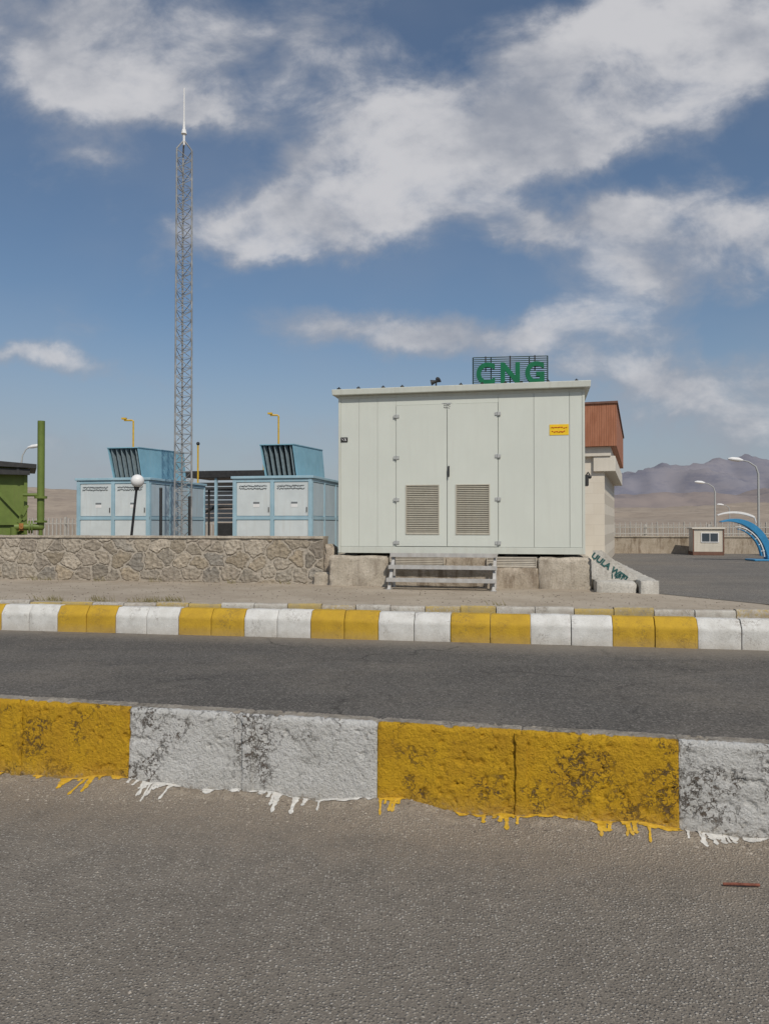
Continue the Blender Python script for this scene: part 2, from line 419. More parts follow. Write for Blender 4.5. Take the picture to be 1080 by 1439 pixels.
prof=[(-.012,-.02),(0,.24),(.004,.478),(.014,.497),(.026,.502),(.115,.504),(.13,.49),(.14,-.02)]
for i,(a,bb) in enumerate(zip(edges[:-1],edges[1:])):
    c=cols[i]
    ed=random.uniform(-.004,.004)
    def pf(x,q,nr):
        if q.z>.488: return max(0,1-(q.y-.010)/.05)*.95
        return 1.0 if q.y<.1 else .2
    me=kerb_mesh('kerb_block',bb-a-.003,prof,pf,M['k'+c],.0040,.0075,i,.0024)
    o=bpy.data.objects.new('kerb_block',me); COL.objects.link(o)
    o.rotation_euler=(0,0,A1); ca,sa=math.cos(A1),math.sin(A1)
    o.location=(a*ca,4.256+a*sa+ed,0)
    tag(o,('white' if c=='w' else 'yellow')+' painted rough concrete kerb block, chipped, beside the verge','kerb','painted kerb blocks along the verge')
    if i+1<len(cols) and cols[i+1]==c:
        m2=MB(); nn=50; vs=[];fs=[]
        for k in range(nn+1):
            z=.04+.45*k/nn; w=.028+.012*noise.noise(Vector((z*9,i,0)))+.005*noise.noise(Vector((z*40,i,0))); y=-.015+.005*noise.noise(Vector((z*22,i,3)))
            for dx,dy in ((-w-.006,.014),(-w,.002),(-w*.4,-.002),(w*.4,-.001),(w,.002),(w+.006,.014)): vs.append((bb-a+dx-.002,y+dy-.010*(1-z*2),z))
        for k in range(nn):
            for q in range(5):
                s0=k*6+q; fs.append((s0,s0+1,s0+7,s0+6))
        m2.add(vs,fs); j=obj('mortar_joint',m2,M['k'+c],parent=o,smooth=True)
        at=j.data.attributes.new('paint','FLOAT','POINT'); at.data.foreach_set('value',[1.0]*len(vs))
    # flat paint smears and drips over the concrete foot
    m3=MB(); clusters=[random.uniform(.08,bb-a-.08) for _ in range(3)]
    N=random.randint(10,15)+10
    for k in range(N):
        smear=k<10
        if smear:
            x=random.uniform(.03,bb-a-.03); ln=random.uniform(.015,.06); w=random.uniform(.015,.05); dx=0
        else:
            x=max(.02,min(bb-a-.02,random.choice(clusters)+random.gauss(0,.05))); ln=random.choice([.06,.08,.10,.13,.18])*random.uniform(.7,1.15); w=random.uniform(.006,.013); dx=random.uniform(-.012,.022)*ln/.1
        vs=[];fs=[];n=14
        for q in range(n+1):
            f=q/n; s=-.006+ln*f
            ww=w*((1.3-.5*f*f)*math.sqrt(max(0,1-f**4)) if smear else (1.7*math.exp(-f*5)+.7+.35*math.exp(-((f-.88)/.09)**2))*(0.3 if q==n else 1))
            wl_=ww*(1+.8*noise.noise(Vector((x*40,f*11,i)))); wr_=ww*(1+.8*noise.noise(Vector((x*40,f*11,i+20))))
            X=x+dx*f
            def zat(XX):
                s2=max(s,0)+.008; wx=(a+XX)*ca+s2*sa; wy=4.256+(a+XX)*sa-s2*ca
                return near_z(wx,wy,(4.256-.235*wx-wy)/1.027)+.004
            vs+=[(X-wl_,-s-.008,zat(X-wl_)),(X,-s-.008,zat(X)),(X+wr_,-s-.008,zat(X+wr_))]
        for q in range(n):
            for h_ in (0,1): fs.append((q*3+h_,q*3+1+h_,q*3+4+h_,q*3+3+h_))
        m3.add(vs,fs)
    dr=obj('paint_drips',m3,M['drip'+c],parent=o); dr['kind']='stuff'
A2=-math.atan(.1766)
bx=[-5.72,-4.81,-3.90,-2.94,-1.97,-1.02,-.08,.89,1.93,2.96,3.99]
full=[bx[0]-.93*k for k in (5,4,3,2,1)]+bx+[3.99+1.03*k for k in range(1,8)]
fprof=[(0,-.02),(0,.25),(.015,.275),(.09,.37),(.11,.378),(.22,.378),(.23,-.02)]
for i,(a,bb) in enumerate(zip(full[:-1],full[1:])):
    c='y' if (i%2==0) else 'w'
    mid=(a+bb)/2
    for k,(p,q) in enumerate(((a,mid),(mid,bb))):
        L=(q-p)/math.cos(A2)-.010
        me=kerb_mesh('kerb_block',L,fprof,lambda x,qq,nr:1.0 if qq.y<.2 else .6,M['k'+c+'2'],.005,.03,i*2+k+50)
        o=bpy.data.objects.new('kerb_block',me); COL.objects.link(o); o.rotation_euler=(0,random.uniform(-.004,.004),A2+random.uniform(-.006,.006))
        o.location=(p,10.54-.1766*p+random.uniform(-.008,.008),random.uniform(-.006,.006))
        tag(o,('white' if c=='w' else 'yellow')+' painted chamfered kerb block between road and channel','kerb','painted kerb blocks along the road')
A3=-math.atan(.119)
x=-9.6; i=0
bprof=[(0,.0),(0,.36),(.015,.385),(.13,.39),(.15,.34)]
while x<11:
    L=1.02 if x<1 else 1.1
    c='y' if (i%2==0) else 'w'
    for k in range(2):
        pv=random.uniform(.45,.8)
        me=kerb_mesh('kerb_block',L/2/math.cos(A3)-.012,bprof,lambda xx,qq,nr:pv if qq.y<.05 else .35,M['k'+c+'3'],.004,.04,i*2+k+150)
        o=bpy.data.objects.new('kerb_block',me); COL.objects.link(o); o.rotation_euler=(0,random.uniform(-.010,.010),A3)
        xx=x+k*L/2
        o.location=(xx,11.39-.119*xx,random.uniform(-.02,.01))
        tag(o,('white' if c=='w' else 'yellow')+' worn painted kerb block edging the dusty pavement','kerb','worn kerb blocks edging the pavement')
    x+=L; i+=1

# ---------------------------------------------------------------- stone wall
def stone_wall(loc,rz,L,H,label):
    e=thing('stone_wall',label,'wall',loc,rz)
    step=.016; nx=int(L/step); nz=int(H/step)
    rows=int(H/.235); pts=[];cl=[]
    pal=[(.36,.31,.24),(.30,.26,.21),(.40,.35,.28),(.27,.24,.195),(.33,.285,.225),(.35,.29,.21),(.30,.275,.235),(.31,.26,.19)]
    for r in range(-1,rows+2):
        x=-.3
        while x<L+.3:
            w=random.uniform(.2,.58); x+=w
            pts.append((x-w/2,(r+.5+random.uniform(-.42,.42))*H/rows)); k=random.uniform(.78,1.22)
            c=random.choice(pal); cl.append((c[0]*k,c[1]*k,c[2]*k))
    pts=np.array(pts); cl=np.array(cl)
    X,Z=np.meshgrid(np.linspace(0,L,nx+1),np.linspace(0,H,nz+1),indexing='ij')
    q=np.stack([X.ravel(),Z.ravel()],1)
    jx=np.array([noise.noise(Vector((a*6,b*6,5)))+.35*noise.noise(Vector((a*22,b*22,5))) for a,b in q])*.06; jz=np.array([noise.noise(Vector((a*6,b*6,9)))+.35*noise.noise(Vector((a*22,b*22,9))) for a,b in q])*.06
    out_d=np.zeros(len(q)); out_c=np.zeros((len(q),4)); out_c[:,3]=1
    fine=np.array([noise.fractal(Vector((a*14,b*14,1)),1,2,4) for a,b in q])
    mort=np.array([.44,.39,.32])
    for s in range(0,len(q),4000):
        a=q[s:s+4000]
        dx=(a[:,0:1]+jx[s:s+4000,None]-pts[None,:,0])*.75; dz=(a[:,1:2]+jz[s:s+4000,None]-pts[None,:,1])
        d=np.abs(dx)**1.6+np.abs(dz)**1.6; d=d**(1/1.6)
        o=np.argsort(d,axis=1)[:,:2]; r=np.arange(len(a))
        d1=d[r,o[:,0]];d2=d[r,o[:,1]]; ed=d2-d1
        f=np.clip((ed-.026-.016*fine[s:s+4000])/.018,0,1); f=f*f*(3-2*f)
        out_d[s:s+4000]=f*(.016+.012*fine[s:s+4000]+.05*(cl[o[:,0],0]-.33))+.005*fine[s:s+4000]
        base=cl[o[:,0]]*(1+.35*fine[s:s+4000,None]); m=mort[None]*(1+.2*fine[s:s+4000,None])
        groove=np.exp(-((ed-.042)/.011)**2)[:,None]*(.45+.3*np.clip(fine[s:s+4000,None]+.2,0,1))
        out_c[s:s+4000,:3]=(m*(1-f[:,None])+base*f[:,None])*(1-groove)
    border=np.minimum(np.minimum(q[:,0],L-q[:,0]),np.minimum(q[:,1]+1,H-q[:,1]))
    out_d*=np.clip(border/.05,0,1)
    vs=[(a,-d,b) for (a,b),d in zip(q,out_d)]
    fs=[]
    for i in range(nx):
        for j in range(nz):
            k=i*(nz+1)+j; fs.append((k,k+nz+1,k+nz+2,k+1))
    me=bpy.data.meshes.new('masonry'); 
    nb=len(vs); bb=MB(); bb.box(0,L,.012,.34,0,H)
    me.from_pydata(vs+bb.v,[],fs+[tuple(i+nb for i in f) for f in bb.f])
    at=me.color_attributes.new('Col','FLOAT_COLOR','POINT')
    allc=np.vstack([out_c,np.tile([.38,.32,.25,1],(8,1))]).astype(np.float32); at.data.foreach_set('color',allc.ravel())
    t=NT('rubble_stone'); a=t.n('ShaderNodeAttribute'); a.attribute_name='Col'
    p=t.pos(); n=t.noise(p,18,7,.7); n2=t.noise(p,1.1,5,.6)
    c=t.mix(t.mr(n,.3,.7,.0,.3),a.outputs['Color'],(.17,.145,.12)); c=t.mix(t.mr(n2,.45,.7,0,.3),c,(.42,.375,.305))
    s=t.n('ShaderNodeSeparateXYZ'); t.l(p,s.inputs[0])
    c=t.mix(t.mr(t.math('ADD',s.outputs[2],t.math('MULTIPLY',t.math('SUBTRACT',n2,.5),.5)),.35,.58,.4,0),c,(.32,.27,.21))
    me.materials.append(t.done(c,.9,0,t.bump(n,.6,.02)))
    me.update()
    obj('masonry',me,None,parent=e)
    b=MB(); n=int(L/.12)
    vs=[];fs=[]
    for i in range(n+1):
        x=L*i/n; w=.012*noise.noise(Vector((x*1.7,0,0)))+.008*noise.noise(Vector((x*9,0,0))); h=.045+.014*noise.noise(Vector((x*2.3,4,0)))+.008*noise.noise(Vector((x*11,4,0)))
        vs+=[(x,-.035+w,H+.002-.012*abs(noise.noise(Vector((x*6,8,0))))),(x,.38,H+.002),(x,.38,H+h),(x,-.035+w,H+h)]
    for i in range(n):
        for k in range(4):
            fs.append((i*4+k,i*4+(k+1)%4,(i+1)*4+(k+1)%4,(i+1)*4+k))
    fs+=[(0,3,2,1),(n*4,n*4+1,n*4+2,n*4+3)]
    b.add(vs,fs); obj('coping',b,M['conc'],parent=e)
wl=9.4
d=(math.cos(TH),math.sin(TH))
wx,wy=-1.24,15.71
stone_wall((wx-wl*d[0],wy-wl*d[1],.352),TH,wl,.93,'rough rubble stone garden wall with thin concrete coping')
e=thing('wall_pier','broken rubble and concrete pier closing the end of the stone wall','wall',(wx,wy,.352),TH)
b=MB(); b.rough_box(.005,.22,-.02,.34,0,.80,.03,.04,5); obj('rubble_core',b,M['concstain'],parent=e,smooth=True)
b=MB(); b.rough_box(-.20,.26,-.14,-.03,0,.26,.045,.04,8); obj('mortar_skirt',b,M['conc'],parent=e,smooth=True)

# ---------------------------------------------------------------- plinth
O=(-.92,15.40)
e=thing('concrete_plinth','weathered concrete plinth carrying the equipment cabinet','foundation',(O[0],O[1],.354),TH)
b=MB(); b.rough_box(-.18,1.02,-.05,3.2,0,.60,.022,.045,1); obj('foundation_wall',b,M['conc'],parent=e,smooth=True)
b=MB(); b.rough_box(3.90,4.88,-.05,3.2,0,.60,.020,.045,2); obj('foundation_wall',b,M['conc'],parent=e,smooth=True)
b=MB(); b.rough_box(1.0,3.92,-.04,3.2,0,.40,.016,.045,3); obj('stained_wall',b,M['concstain'],parent=e,smooth=True,label='brown stained concrete behind the metal steps')
b=MB(); b.box(1.02,3.90,.06,3.1,.40,.60); obj('inner_wall',b,M['conc'],parent=e)
for a0,a1 in ((1.06,2.1),(2.95,3.86)):
    b=MB()
    for k in range(5):
        z=.420+k*.032; b.hexa([(a0,.0,z),(a1,.0,z),(a1,.03,z+.026),(a0,.03,z+.026)],[(a0,.0,z+.010),(a1,.0,z+.010),(a1,.03,z+.036),(a0,.03,z+.036)])
    b.box(a0,a1,-.012,.0,.402,.419); b.box(a0,a1,-.012,.0,.582,.598); b.box(a0-.015,a0,-.012,.03,.402,.598); b.box(a1,a1+.015,-.012,.03,.402,.598)
    obj('vent_grille',b,M['vent'],parent=e)
b=MB(); b.rough_box(2.14,2.90,.01,.3,.404,.595,.014,.05,6); obj('infill_block',b,M['concstain'],parent=e,smooth=True)
for u in (.25,1.4,2.4,3.4,4.5):
    b=MB(); b.box(u-.12,u+.12,.08,2.9,.61,.652); obj('bearing_pad',b,M['dark'],parent=e)

# ---------------------------------------------------------------- cabinet
W=4.77;D=2.9;H=3.13;ZB=1.008
e=thing('equipment_cabinet','pale grey-green steel equipment cabinet with double doors on a plinth','cabinet',(O[0],O[1],ZB),TH)
def panels(b,us,z0,z1,y0,th,gap=.007):
    for a,c in zip(us[:-1],us[1:]): b.box(a+gap/2,c-gap/2,y0,y0+th,z0,z1)
body=MB(); body.box(.03,W-.03,.03,D,.06,H-.03)
obj('body',body,M['panel'],parent=e)
b=MB(); panels(b,[.05,.42,.795,1.17],.13,H-.06,.004,.022,.003); panels(b,[3.16,3.83,4.49,W-.05],.13,H-.06,.004,.022,.006)
b.box(1.17,3.16,.004,.026,H-.22,H-.06)
obj('wall_panel',b,M['panel'],parent=e,bevel=.004)
b=MB(); b.box(-.0,.05,-.004,D,.0,H); b.box(W-.05,W,-.004,D,.0,H); b.box(.05,W-.05,-.008,.05,0,.125); b.box(.05,W-.05,-.004,.05,H-.06,H)
b.box(.05,W-.05,D-.05,D,0,.12)
obj('frame',b,M['panel_edge'],parent=e,bevel=.006)
def door(u0,u1,lu0,lu1,hs):
    dz0,dz1=.14,H-.225
    b=MB(); lz0,lz1=1.379-ZB,2.347-ZB
    y0,y1=-.012,.016
    b.box(u0,u1,y0,y1,lz1,dz1); b.box(u0,u1,y0,y1,dz0,lz0); b.box(u0,lu0,y0,y1,lz0,lz1); b.box(lu1,u1,y0,y1,lz0,lz1)
    o=obj('door',b,M['panel'],parent=e)
    b=MB(); n=26; hh=(lz1-lz0-.04)/n
    for k in range(n):
        z=lz0+.02+k*hh
        b.hexa([(lu0+.02,-.022,z),(lu1-.02,-.022,z),(lu1-.02,.014,z+hh*.75),(lu0+.02,.014,z+hh*.75)],[(lu0+.02,-.022,z+.006),(lu1-.02,-.022,z+.006),(lu1-.02,.014,z+hh*.75+.006),(lu0+.02,.014,z+hh*.75+.006)])
    b.box(lu0,lu0+.02,-.026,.0,lz0,lz1);b.box(lu1-.02,lu1,-.026,.0,lz0,lz1);b.box(lu0+.02,lu1-.02,-.026,.0,lz0,lz0+.02);b.box(lu0+.02,lu1-.02,-.026,.0,lz1-.02,lz1)
    obj('louver_grille',b,M['louver'],parent=o)
    for z in (3.70-ZB,2.886-ZB,2.06-ZB,1.22-ZB):
        b=MB(); b.box(hs-.055,hs-.006,-.028,-.012,z-.03,z+.03); b.box(hs+.006,hs+.055,-.028,-.012,z-.03,z+.03); b.cyl((hs,-.03,z-.04),(hs,-.03,z+.04),.011)
        obj('hinge',b,M['hinge'],parent=o)
    return o
d1=door(1.176,2.172,1.365,2.025,1.181); d2=door(2.184,3.154,2.344,3.0,3.155)
b=MB(); b.box(2.195,2.225,-.03,-.012,1.50,1.70); b.cyl((2.21,-.05,1.62),(2.21,-.012,1.62),.012); b.box(2.198,2.222,-.065,-.048,1.48,1.66)
obj('handle',b,M['black'],parent=d2,bevel=.003)
b=MB()
b.hexa([(-.10,-.12,H+.003),(W+.10,-.12,H+.003),(W+.10,D+.1,H+.003),(-.10,D+.1,H+.003)],[(-.11,-.13,H+.115),(W+.11,-.13,H+.125),(W+.11,D+.1,H+.125),(-.11,D+.1,H+.115)])
obj('roof',b,M['panel_edge'],parent=e,bevel=.01)
for u in (.02,.42,.92,1.30,2.45,2.86,3.3,3.6,4.1,4.62):
    b=MB(); b.box(u-.03,u+.03,-.08,.02,H+.124,H+.15); b.cyl((u,-.03,H+.15),(u,-.03,H+.175),.012)
    obj('roof_bolt',b,M['dark'],parent=e)
b=MB(); b.box(W+.002,W+.07,.05,.42,1.3,1.5); b.tube([(W+.03,.10,1.5),(W+.06,.09,1.55),(W+.09,.07,1.50)],.014); b.sphere((W+.09,.07,1.46),.035)
obj('side_lamp',b,M['dark'],parent=e,smooth=True)
b=MB(); b.box(4.122,4.476,-.004,.002,3.264-ZB,3.466-ZB); y=obj('warning_sign',b,M['yellowsign'],parent=e,label='small yellow warning sign with red lettering')
def dashes(u0,u1,zs,y,h,seed):
    r=random.Random(seed); b=MB()
    for z in zs:
        u=u0+r.uniform(0,.02)
        while u<u1:
            w=r.uniform(.012,.035); 
            if u+w>u1:break
            b.tube([(u,y,z+r.uniform(-h,h)*.4),(u+w*.5,y,z+r.uniform(-h,h)*.6),(u+w,y,z+r.uniform(-h,h)*.4)],h*.28,4)
            u+=w+r.uniform(.004,.012)
    return b
obj('lettering',dashes(4.15,4.45,(3.405-ZB,3.325-ZB),-.006,.03,3),M['red'],parent=y)
b=MB(); b.box(2.08,2.27,-.010,.002,2.80,2.93); pl=obj('name_plate',b,M['hinge'],parent=e,label='grey name plate above the doors')
obj('lettering',dashes(2.10,2.25,(2.90,2.87,2.835),-.012,.022,5),M['black'],parent=pl)
b=MB(); b.box(.05,.19,-.012,.003,2.21,2.30); pl=obj('number_plate',b,M['black'],parent=e,label='small black plate at the cabinet corner')
b=MB(); b.tube([(.075,-.014,2.28),(.09,-.014,2.24),(.105,-.014,2.27)],.005,4); b.tube([(.12,-.014,2.23),(.165,-.014,2.28)],.005,4); b.tube([(.12,-.014,2.28),(.165,-.014,2.23)],.005,4)
obj('lettering',b,M['white'],parent=pl)
def L2W(u,v,z,o=O): return (o[0]+u*d[0]-v*d[1], o[1]+u*d[1]+v*d[0], z)
e=thing('roof_siren','small brown siren horn on a bracket on the cabinet roof','siren',L2W(1.95,.1,ZB+H+.12),TH)
b=MB(); b.box(-.09,.09,-.03,.03,0,.025); b.cyl((0,0,.02),(0,0,.10),.015); obj('bracket',b,M['dark'],parent=e)
b=MB(); b.tube([(-.10,0,.10),(-.02,0,.12),(.03,0,.13),(.08,-.01,.15)],[.06,.03,.028,.05],12); b.sphere((.03,0,.17),.04); obj('horn',b,M['dark'],parent=e,smooth=True)

# ---------------------------------------------------------------- metal steps
p=L2W(1.15,-.42,.356)
e=thing('metal_steps','weathered pale metal steps of three long treads against the plinth','steps',p,TH)
Wd=1.98
for x0 in (.02,Wd-.02):
    b=MB(); b.hexa([(x0-.03,-.34,0),(x0+.03,-.34,0),(x0+.03,-.26,0),(x0-.03,-.26,0)],[(x0-.03,.20,.66),(x0+.03,.20,.66),(x0+.03,.27,.66),(x0-.03,.27,.66)])
    b.box(x0-.022,x0+.022,.22,.26,0,.60); b.box(x0-.02,x0+.02,-.24,.22,.17,.20); b.box(x0-.05,x0+.05,-.36,-.22,0,.012)
    obj('side_frame',b,M['steel'],parent=e,bevel=.004)
for y,z in ((-.22,.19),(-.02,.42),(.17,.64)):
    b=MB(); b.box(-.03,Wd+.03,y-.10,y+.06,z,z+.022); b.box(-.03,Wd+.03,y-.115,y-.101,z-.045,z+.03); 
    for k in range(14): b.box(.03+k*.14,.07+k*.14,y-.09,y+.05,z+.0225,z+.026)
    obj('tread',b,M['steel'],parent=e,bevel=.003)

# ---------------------------------------------------------------- island
e=thing('concrete_island','pale concrete raised footway edge beside the cabinet','kerb',L2W(0,0,.354),TH)
for k,(a0,a1,c0,c1,hz_,am,st) in enumerate(((4.92,5.62,-.62,.35,.20,.012,.05),(5.66,5.98,-.75,.3,.235,.012,.05),(5.72,6.0,.33,13,.22,.012,.1),(4.92,5.70,.37,13,.17,.01,.12))):
    b=MB(); b.rough_box(a0,a1,c0,c1,0,hz_,am,st,11+k); obj('edging_stone',b,M['concpale'],parent=e,smooth=True)
b=MB(); b.rough_box(5.2,5.56,-.1,.34,.205,.34,.01,.05,15); obj('step_block',b,M['concpale'],parent=e)
b=MB(); b.hexa([(4.90,-.14,.20),(5.74,-.14,.20),(5.74,-.105,.20),(4.90,-.105,.20)],[(4.90,-.14,.74),(5.06,-.14,.74),(5.06,-.105,.74),(4.90,-.105,.74)])
obj('sloping_cheek',b,M['concpale'],parent=e)
me=textmesh('UULA WJTJ',.15,M['tealpaint'],.003,.007,1.02)
me.transform(Matrix.Rotation(math.radians(37),4,'Y'))
obj('painted_lettering',me,None,parent=e,loc=(5.19,-.146,.43))
me=textmesh('1994',.12,M['tealpaint'],.003,.004,1.1)
obj('painted_number',me,None,parent=e,loc=(5.34,-.146,.265))

# ---------------------------------------------------------------- blue compressor cabinets
def unit(loc,label,lab_seed):
    e=thing('compressor_cabinet',label,'compressor cabinet',loc,TH,'blue compressor cabinets')
    w,l,h=2.5,4.1,2.42
    b=MB(); b.box(.03,w-.03,.03,l-.03,0,h-.02); obj('body',b,M['bluebox'],parent=e)
    b=MB()
    for x0 in (0,w/2-.05,w-.11): b.box(x0,x0+.11,-.012,.03,0,h-.06)
    for z in (.02,1.12,h-.16): b.box(0,w,-.006,.03,z,z+.10)
    for y0 in (0.03,l/3,2*l/3,l-.1): b.box(w-.03,w+.012,y0,y0+.09,0,h-.06)
    for z in (.02,1.12,h-.16): b.box(w-.03,w+.006,.03,l,z,z+.10)
    obj('frame',b,M['bluebox'],parent=e,bevel=.006)
    b=MB(); b.box(-.05,w+.05,-.05,l+.05,h-.058,h+.02); obj('roof_rim',b,M['bluebox'],parent=e,bevel=.01)
    for (x0,x1) in ((.125,w/2-.065),(w/2+.075,w-.125)):
        for z0,z1 in ((.135,1.105),(1.235,h-.175)):
            b=MB(); b.box(x0,x1,.012,.034,z0,z1)
            o=obj('door_panel',b,M['paleblue'],parent=e,bevel=.006)
            if z0>1:
                obj('lettering',dashes(x0+.08,x1-.10,(h-.28,h-.36),.008,.05,lab_seed),M['ink'],parent=o)
                b=MB(); b.box((x0+x1)/2,(x0+x1)/2+.2,.006,.012,1.5,1.66); b.box((x0+x1)/2,(x0+x1)/2+.2,.005,.0055,1.6,1.66,1)
                obj('warning_label',b,[M['white'],M['ink']],parent=o)
                b=MB(); b.box(x1-.05,x1-.03,-.012,.012,1.35,1.5); obj('handle',b,M['dark'],parent=o)
    for k in range(3):
        for z0,z1 in ((.135,1.105),(1.235,h-.175)):
            y0=l*k/3+.13; y1=l*(k+1)/3-.03
            b=MB(); b.box(w-.034,w-.01,y0,y1,z0,z1); obj('side_panel',b,M['sideblue'],parent=e,bevel=.006)
    # air intake hood: leaning louvred mouth in front, straight solid side
    u0,u1=.68,1.74; z0=h+.02; z1=h+1.04; fl=.14
    hd=bpy.data.objects.new('air_intake_hood',None); COL.objects.link(hd); hd.parent=e
    b=MB(); f0,f1=1.0,.86; bk=l+.05; t=.035; rise=.12
    b.hexa([(u0,f0,z0),(u0+t,f0,z0),(u0+t,bk,z0),(u0,bk,z0)],[(u0-fl,f1,z1),(u0-fl+t,f1,z1),(u0-fl+t,bk,z1+rise),(u0-fl,bk,z1+rise)])
    b.hexa([(u1-t,f0,z0),(u1,f0,z0),(u1,bk,z0),(u1-t,bk,z0)],[(u1-t-.10,f1,z1),(u1-.10,f1,z1),(u1-.10,bk,z1+rise),(u1-t-.10,bk,z1+rise)])
    b.hexa([(u0-fl-.01,f1-.02,z1+.002),(u1-.08,f1-.02,z1+.002),(u1-.08,bk,z1+rise+.002),(u0-fl-.01,bk,z1+rise+.002)],[(u0-fl-.01,f1-.02,z1+.03),(u1-.08,f1-.02,z1+.03),(u1-.08,bk,z1+rise+.03),(u0-fl-.01,bk,z1+rise+.03)])
    b.hexa([(u0+t,bk-.03,z0),(u1-t,bk-.03,z0),(u1-t,bk-.002,z0),(u0+t,bk-.002,z0)],[(u0-fl+t,bk-.03,z1+rise-.01),(u1-t-.1,bk-.03,z1+rise-.01),(u1-t-.1,bk-.002,z1+rise-.005),(u0-fl+t,bk-.002,z1+rise-.005)])
    b.hexa([(u0,f0-.02,z0),(u1,f0-.02,z0),(u1,f0+.01,z0),(u0,f0+.01,z0)],[(u0-.005,f0-.03,z0+.07),(u1-.005,f0-.03,z0+.07),(u1-.005,f0-.0,z0+.07),(u0-.005,f0-.0,z0+.07)])
    obj('hood_shell',b,M['teal'],parent=hd)
    b=MB(); N=6
    for k in range(N):
        f=(k+.5)/N; xb=u0+t+f*(u1-u0-2*t)-.01; xt=u0-fl+t+f*(u1-.1-u0+fl-2*t)
        b.hexa([(xb-.012,f0+.01,z0+.07),(xb+.012,f0+.01,z0+.07),(xb+.050,f0+.20,z0+.07),(xb+.035,f0+.20,z0+.07)],[(xt-.012,f1+.03,z1-.01),(xt+.012,f1+.03,z1-.01),(xt+.05,f1+.22,z1-.01),(xt+.035,f1+.22,z1-.01)])
    obj('louver_blades',b,M['blade'],parent=hd)
    b=MB(); b.hexa([(u0+t+.001,f0+.3,z0),(u1-t-.004,f0+.3,z0),(u1-t-.004,f0+.33,z0),(u0+t+.001,f0+.33,z0)],[(u0-fl+t+.01,f1+.3,z1),(u1-t-.104,f1+.3,z1),(u1-t-.104,f1+.33,z1),(u0-fl+t+.01,f1+.33,z1)])
    obj('interior_shade_sheet',b,M['hoodshade'],parent=hd)  # dark sheet behind the blades paints the hood's inner shade
    return e
unit((-9.76,24.49,.58),'pale blue compressor cabinet with sky-blue air hood behind the lattice mast',11)
unit((-4.61,23.46,.58),'pale blue compressor cabinet with sky-blue air hood beside the grey cabinet',12)
for loc in ((-9.76,24.49),(-4.61,23.46)):
    b=MB(); b.box(-.2,2.7,-.2,4.3,0,.225); o=obj('concrete_pad',b,M['conc'],loc=(loc[0],loc[1],.352),rz=TH); tag(o,'low concrete pad under a blue compressor cabinet','foundation','concrete pads')

# ---------------------------------------------------------------- lattice mast
e=thing('lattice_mast','tall slim triangular steel lattice mast with a lightning rod','mast',(-5.75,22.0,.352),.35)
Hm=12.2
b=MB(); R=.275
def cr(z): return R*(1-.12*z/Hm)
ang=(math.radians(210),math.radians(330),math.radians(90))
for a in ang: b.tube([(R*math.cos(a),R*math.sin(a),0),(cr(Hm)*math.cos(a),cr(Hm)*math.sin(a),Hm-.28),(.03*math.cos(a),.03*math.sin(a),Hm)],.025,8)
obj('mast_legs',b,M['mast'],parent=e)
b=MB(); n=44; hh=(Hm-.3)/n
for k in range(n):
    z=k*hh
    for a in range(3):
        a0,a1=ang[a],ang[(a+1)%3]
        if k%2: a0,a1=a1,a0
        r0,r1=cr(z),cr(z+hh)
        p=(r0*math.cos(a0),r0*math.sin(a0)); q=(r1*math.cos(a1),r1*math.sin(a1)); q0=(r0*math.cos(a1),r0*math.sin(a1))
        b.cyl((p[0],p[1],z),(q[0],q[1],z+hh),.0115,n=5); b.cyl((p[0],p[1],z),(q0[0],q0[1],z),.008,n=5)
obj('lattice_bracing',b,M['mast'],parent=e)
b=MB(); b.cyl((0,0,Hm-.1),(0,0,Hm+.28),.035); b.cyl((0,0,Hm+.22),(0,0,Hm+.34),.08,.06,12); b.cyl((0,0,Hm+.34),(0,0,Hm+.6),.045,.026,12); b.cyl((0,0,Hm+.4),(0,0,Hm+1.55),.026,.017)
obj('lightning_rod',b,M['white'],parent=e)
# ---------------------------------------------------------------- globe lamp
e=thing('globe_lamp','white globe garden lamp on a leaning black pole behind the wall','lamp',(-6.05,18.2,.352))
b=MB(); b.tube([(0,0,0),(.10,0,1.05),(.205,0,2.06)],[.035,.03,.028],10); b.cyl((.2,0,2.02),(.21,0,2.10),.05,.07,12); obj('pole',b,M['black'],parent=e,smooth=True)
b=MB(); b.sphere((.225,0,2.24),.155,24,14); obj('globe',b,M['white'],parent=e,smooth=True)
for x,y,h in ((-5.3,18.3,2.05),(-5.0,19.8,1.9)):
    e=thing('vent_post','thin dark steel post standing in front of the cabinets','post',(x,y,.352),0,'thin dark posts')
    b=MB(); b.cyl((0,0,0),(0,0,h),.035); b.box(-.09,.09,-.09,.09,0,.02); obj('post_shaft',b,M['dark'],parent=e)
    b=MB(); b.cyl((0,0,h+.001),(0,0,h+.04),.045,.03,12); obj('cap',b,M['dark'],parent=e)
for x,y,h,arm in ((-9.77,30,5.25,-.36),(-4.12,30,5.45,-.33),(-7.25,30,4.3,.0),(-4.85,31,3.9,.0)):
    e=thing('detector_post','thin yellow post with a short bent arm behind the cabinets','post',(x,y,.352),0,'yellow posts behind the cabinets')
    b=MB(); pts=[(0,0,0),(0,0,h-.03),(arm*.15,0,h),(arm,0,h)] if arm else [(0,0,0),(0,0,h*.6),(0,0,h)]
    b.tube(pts,.033,8); obj('pole',b,M['yellowpost'],parent=e)
    b=MB(); b.box(arm-.09,arm+.09,-.06,.06,h+.034,h+.10) if arm else b.sphere((0,0,h+.04),.07); obj('detector_head',b,M['yellowpost'] if arm else M['dark'],parent=e)

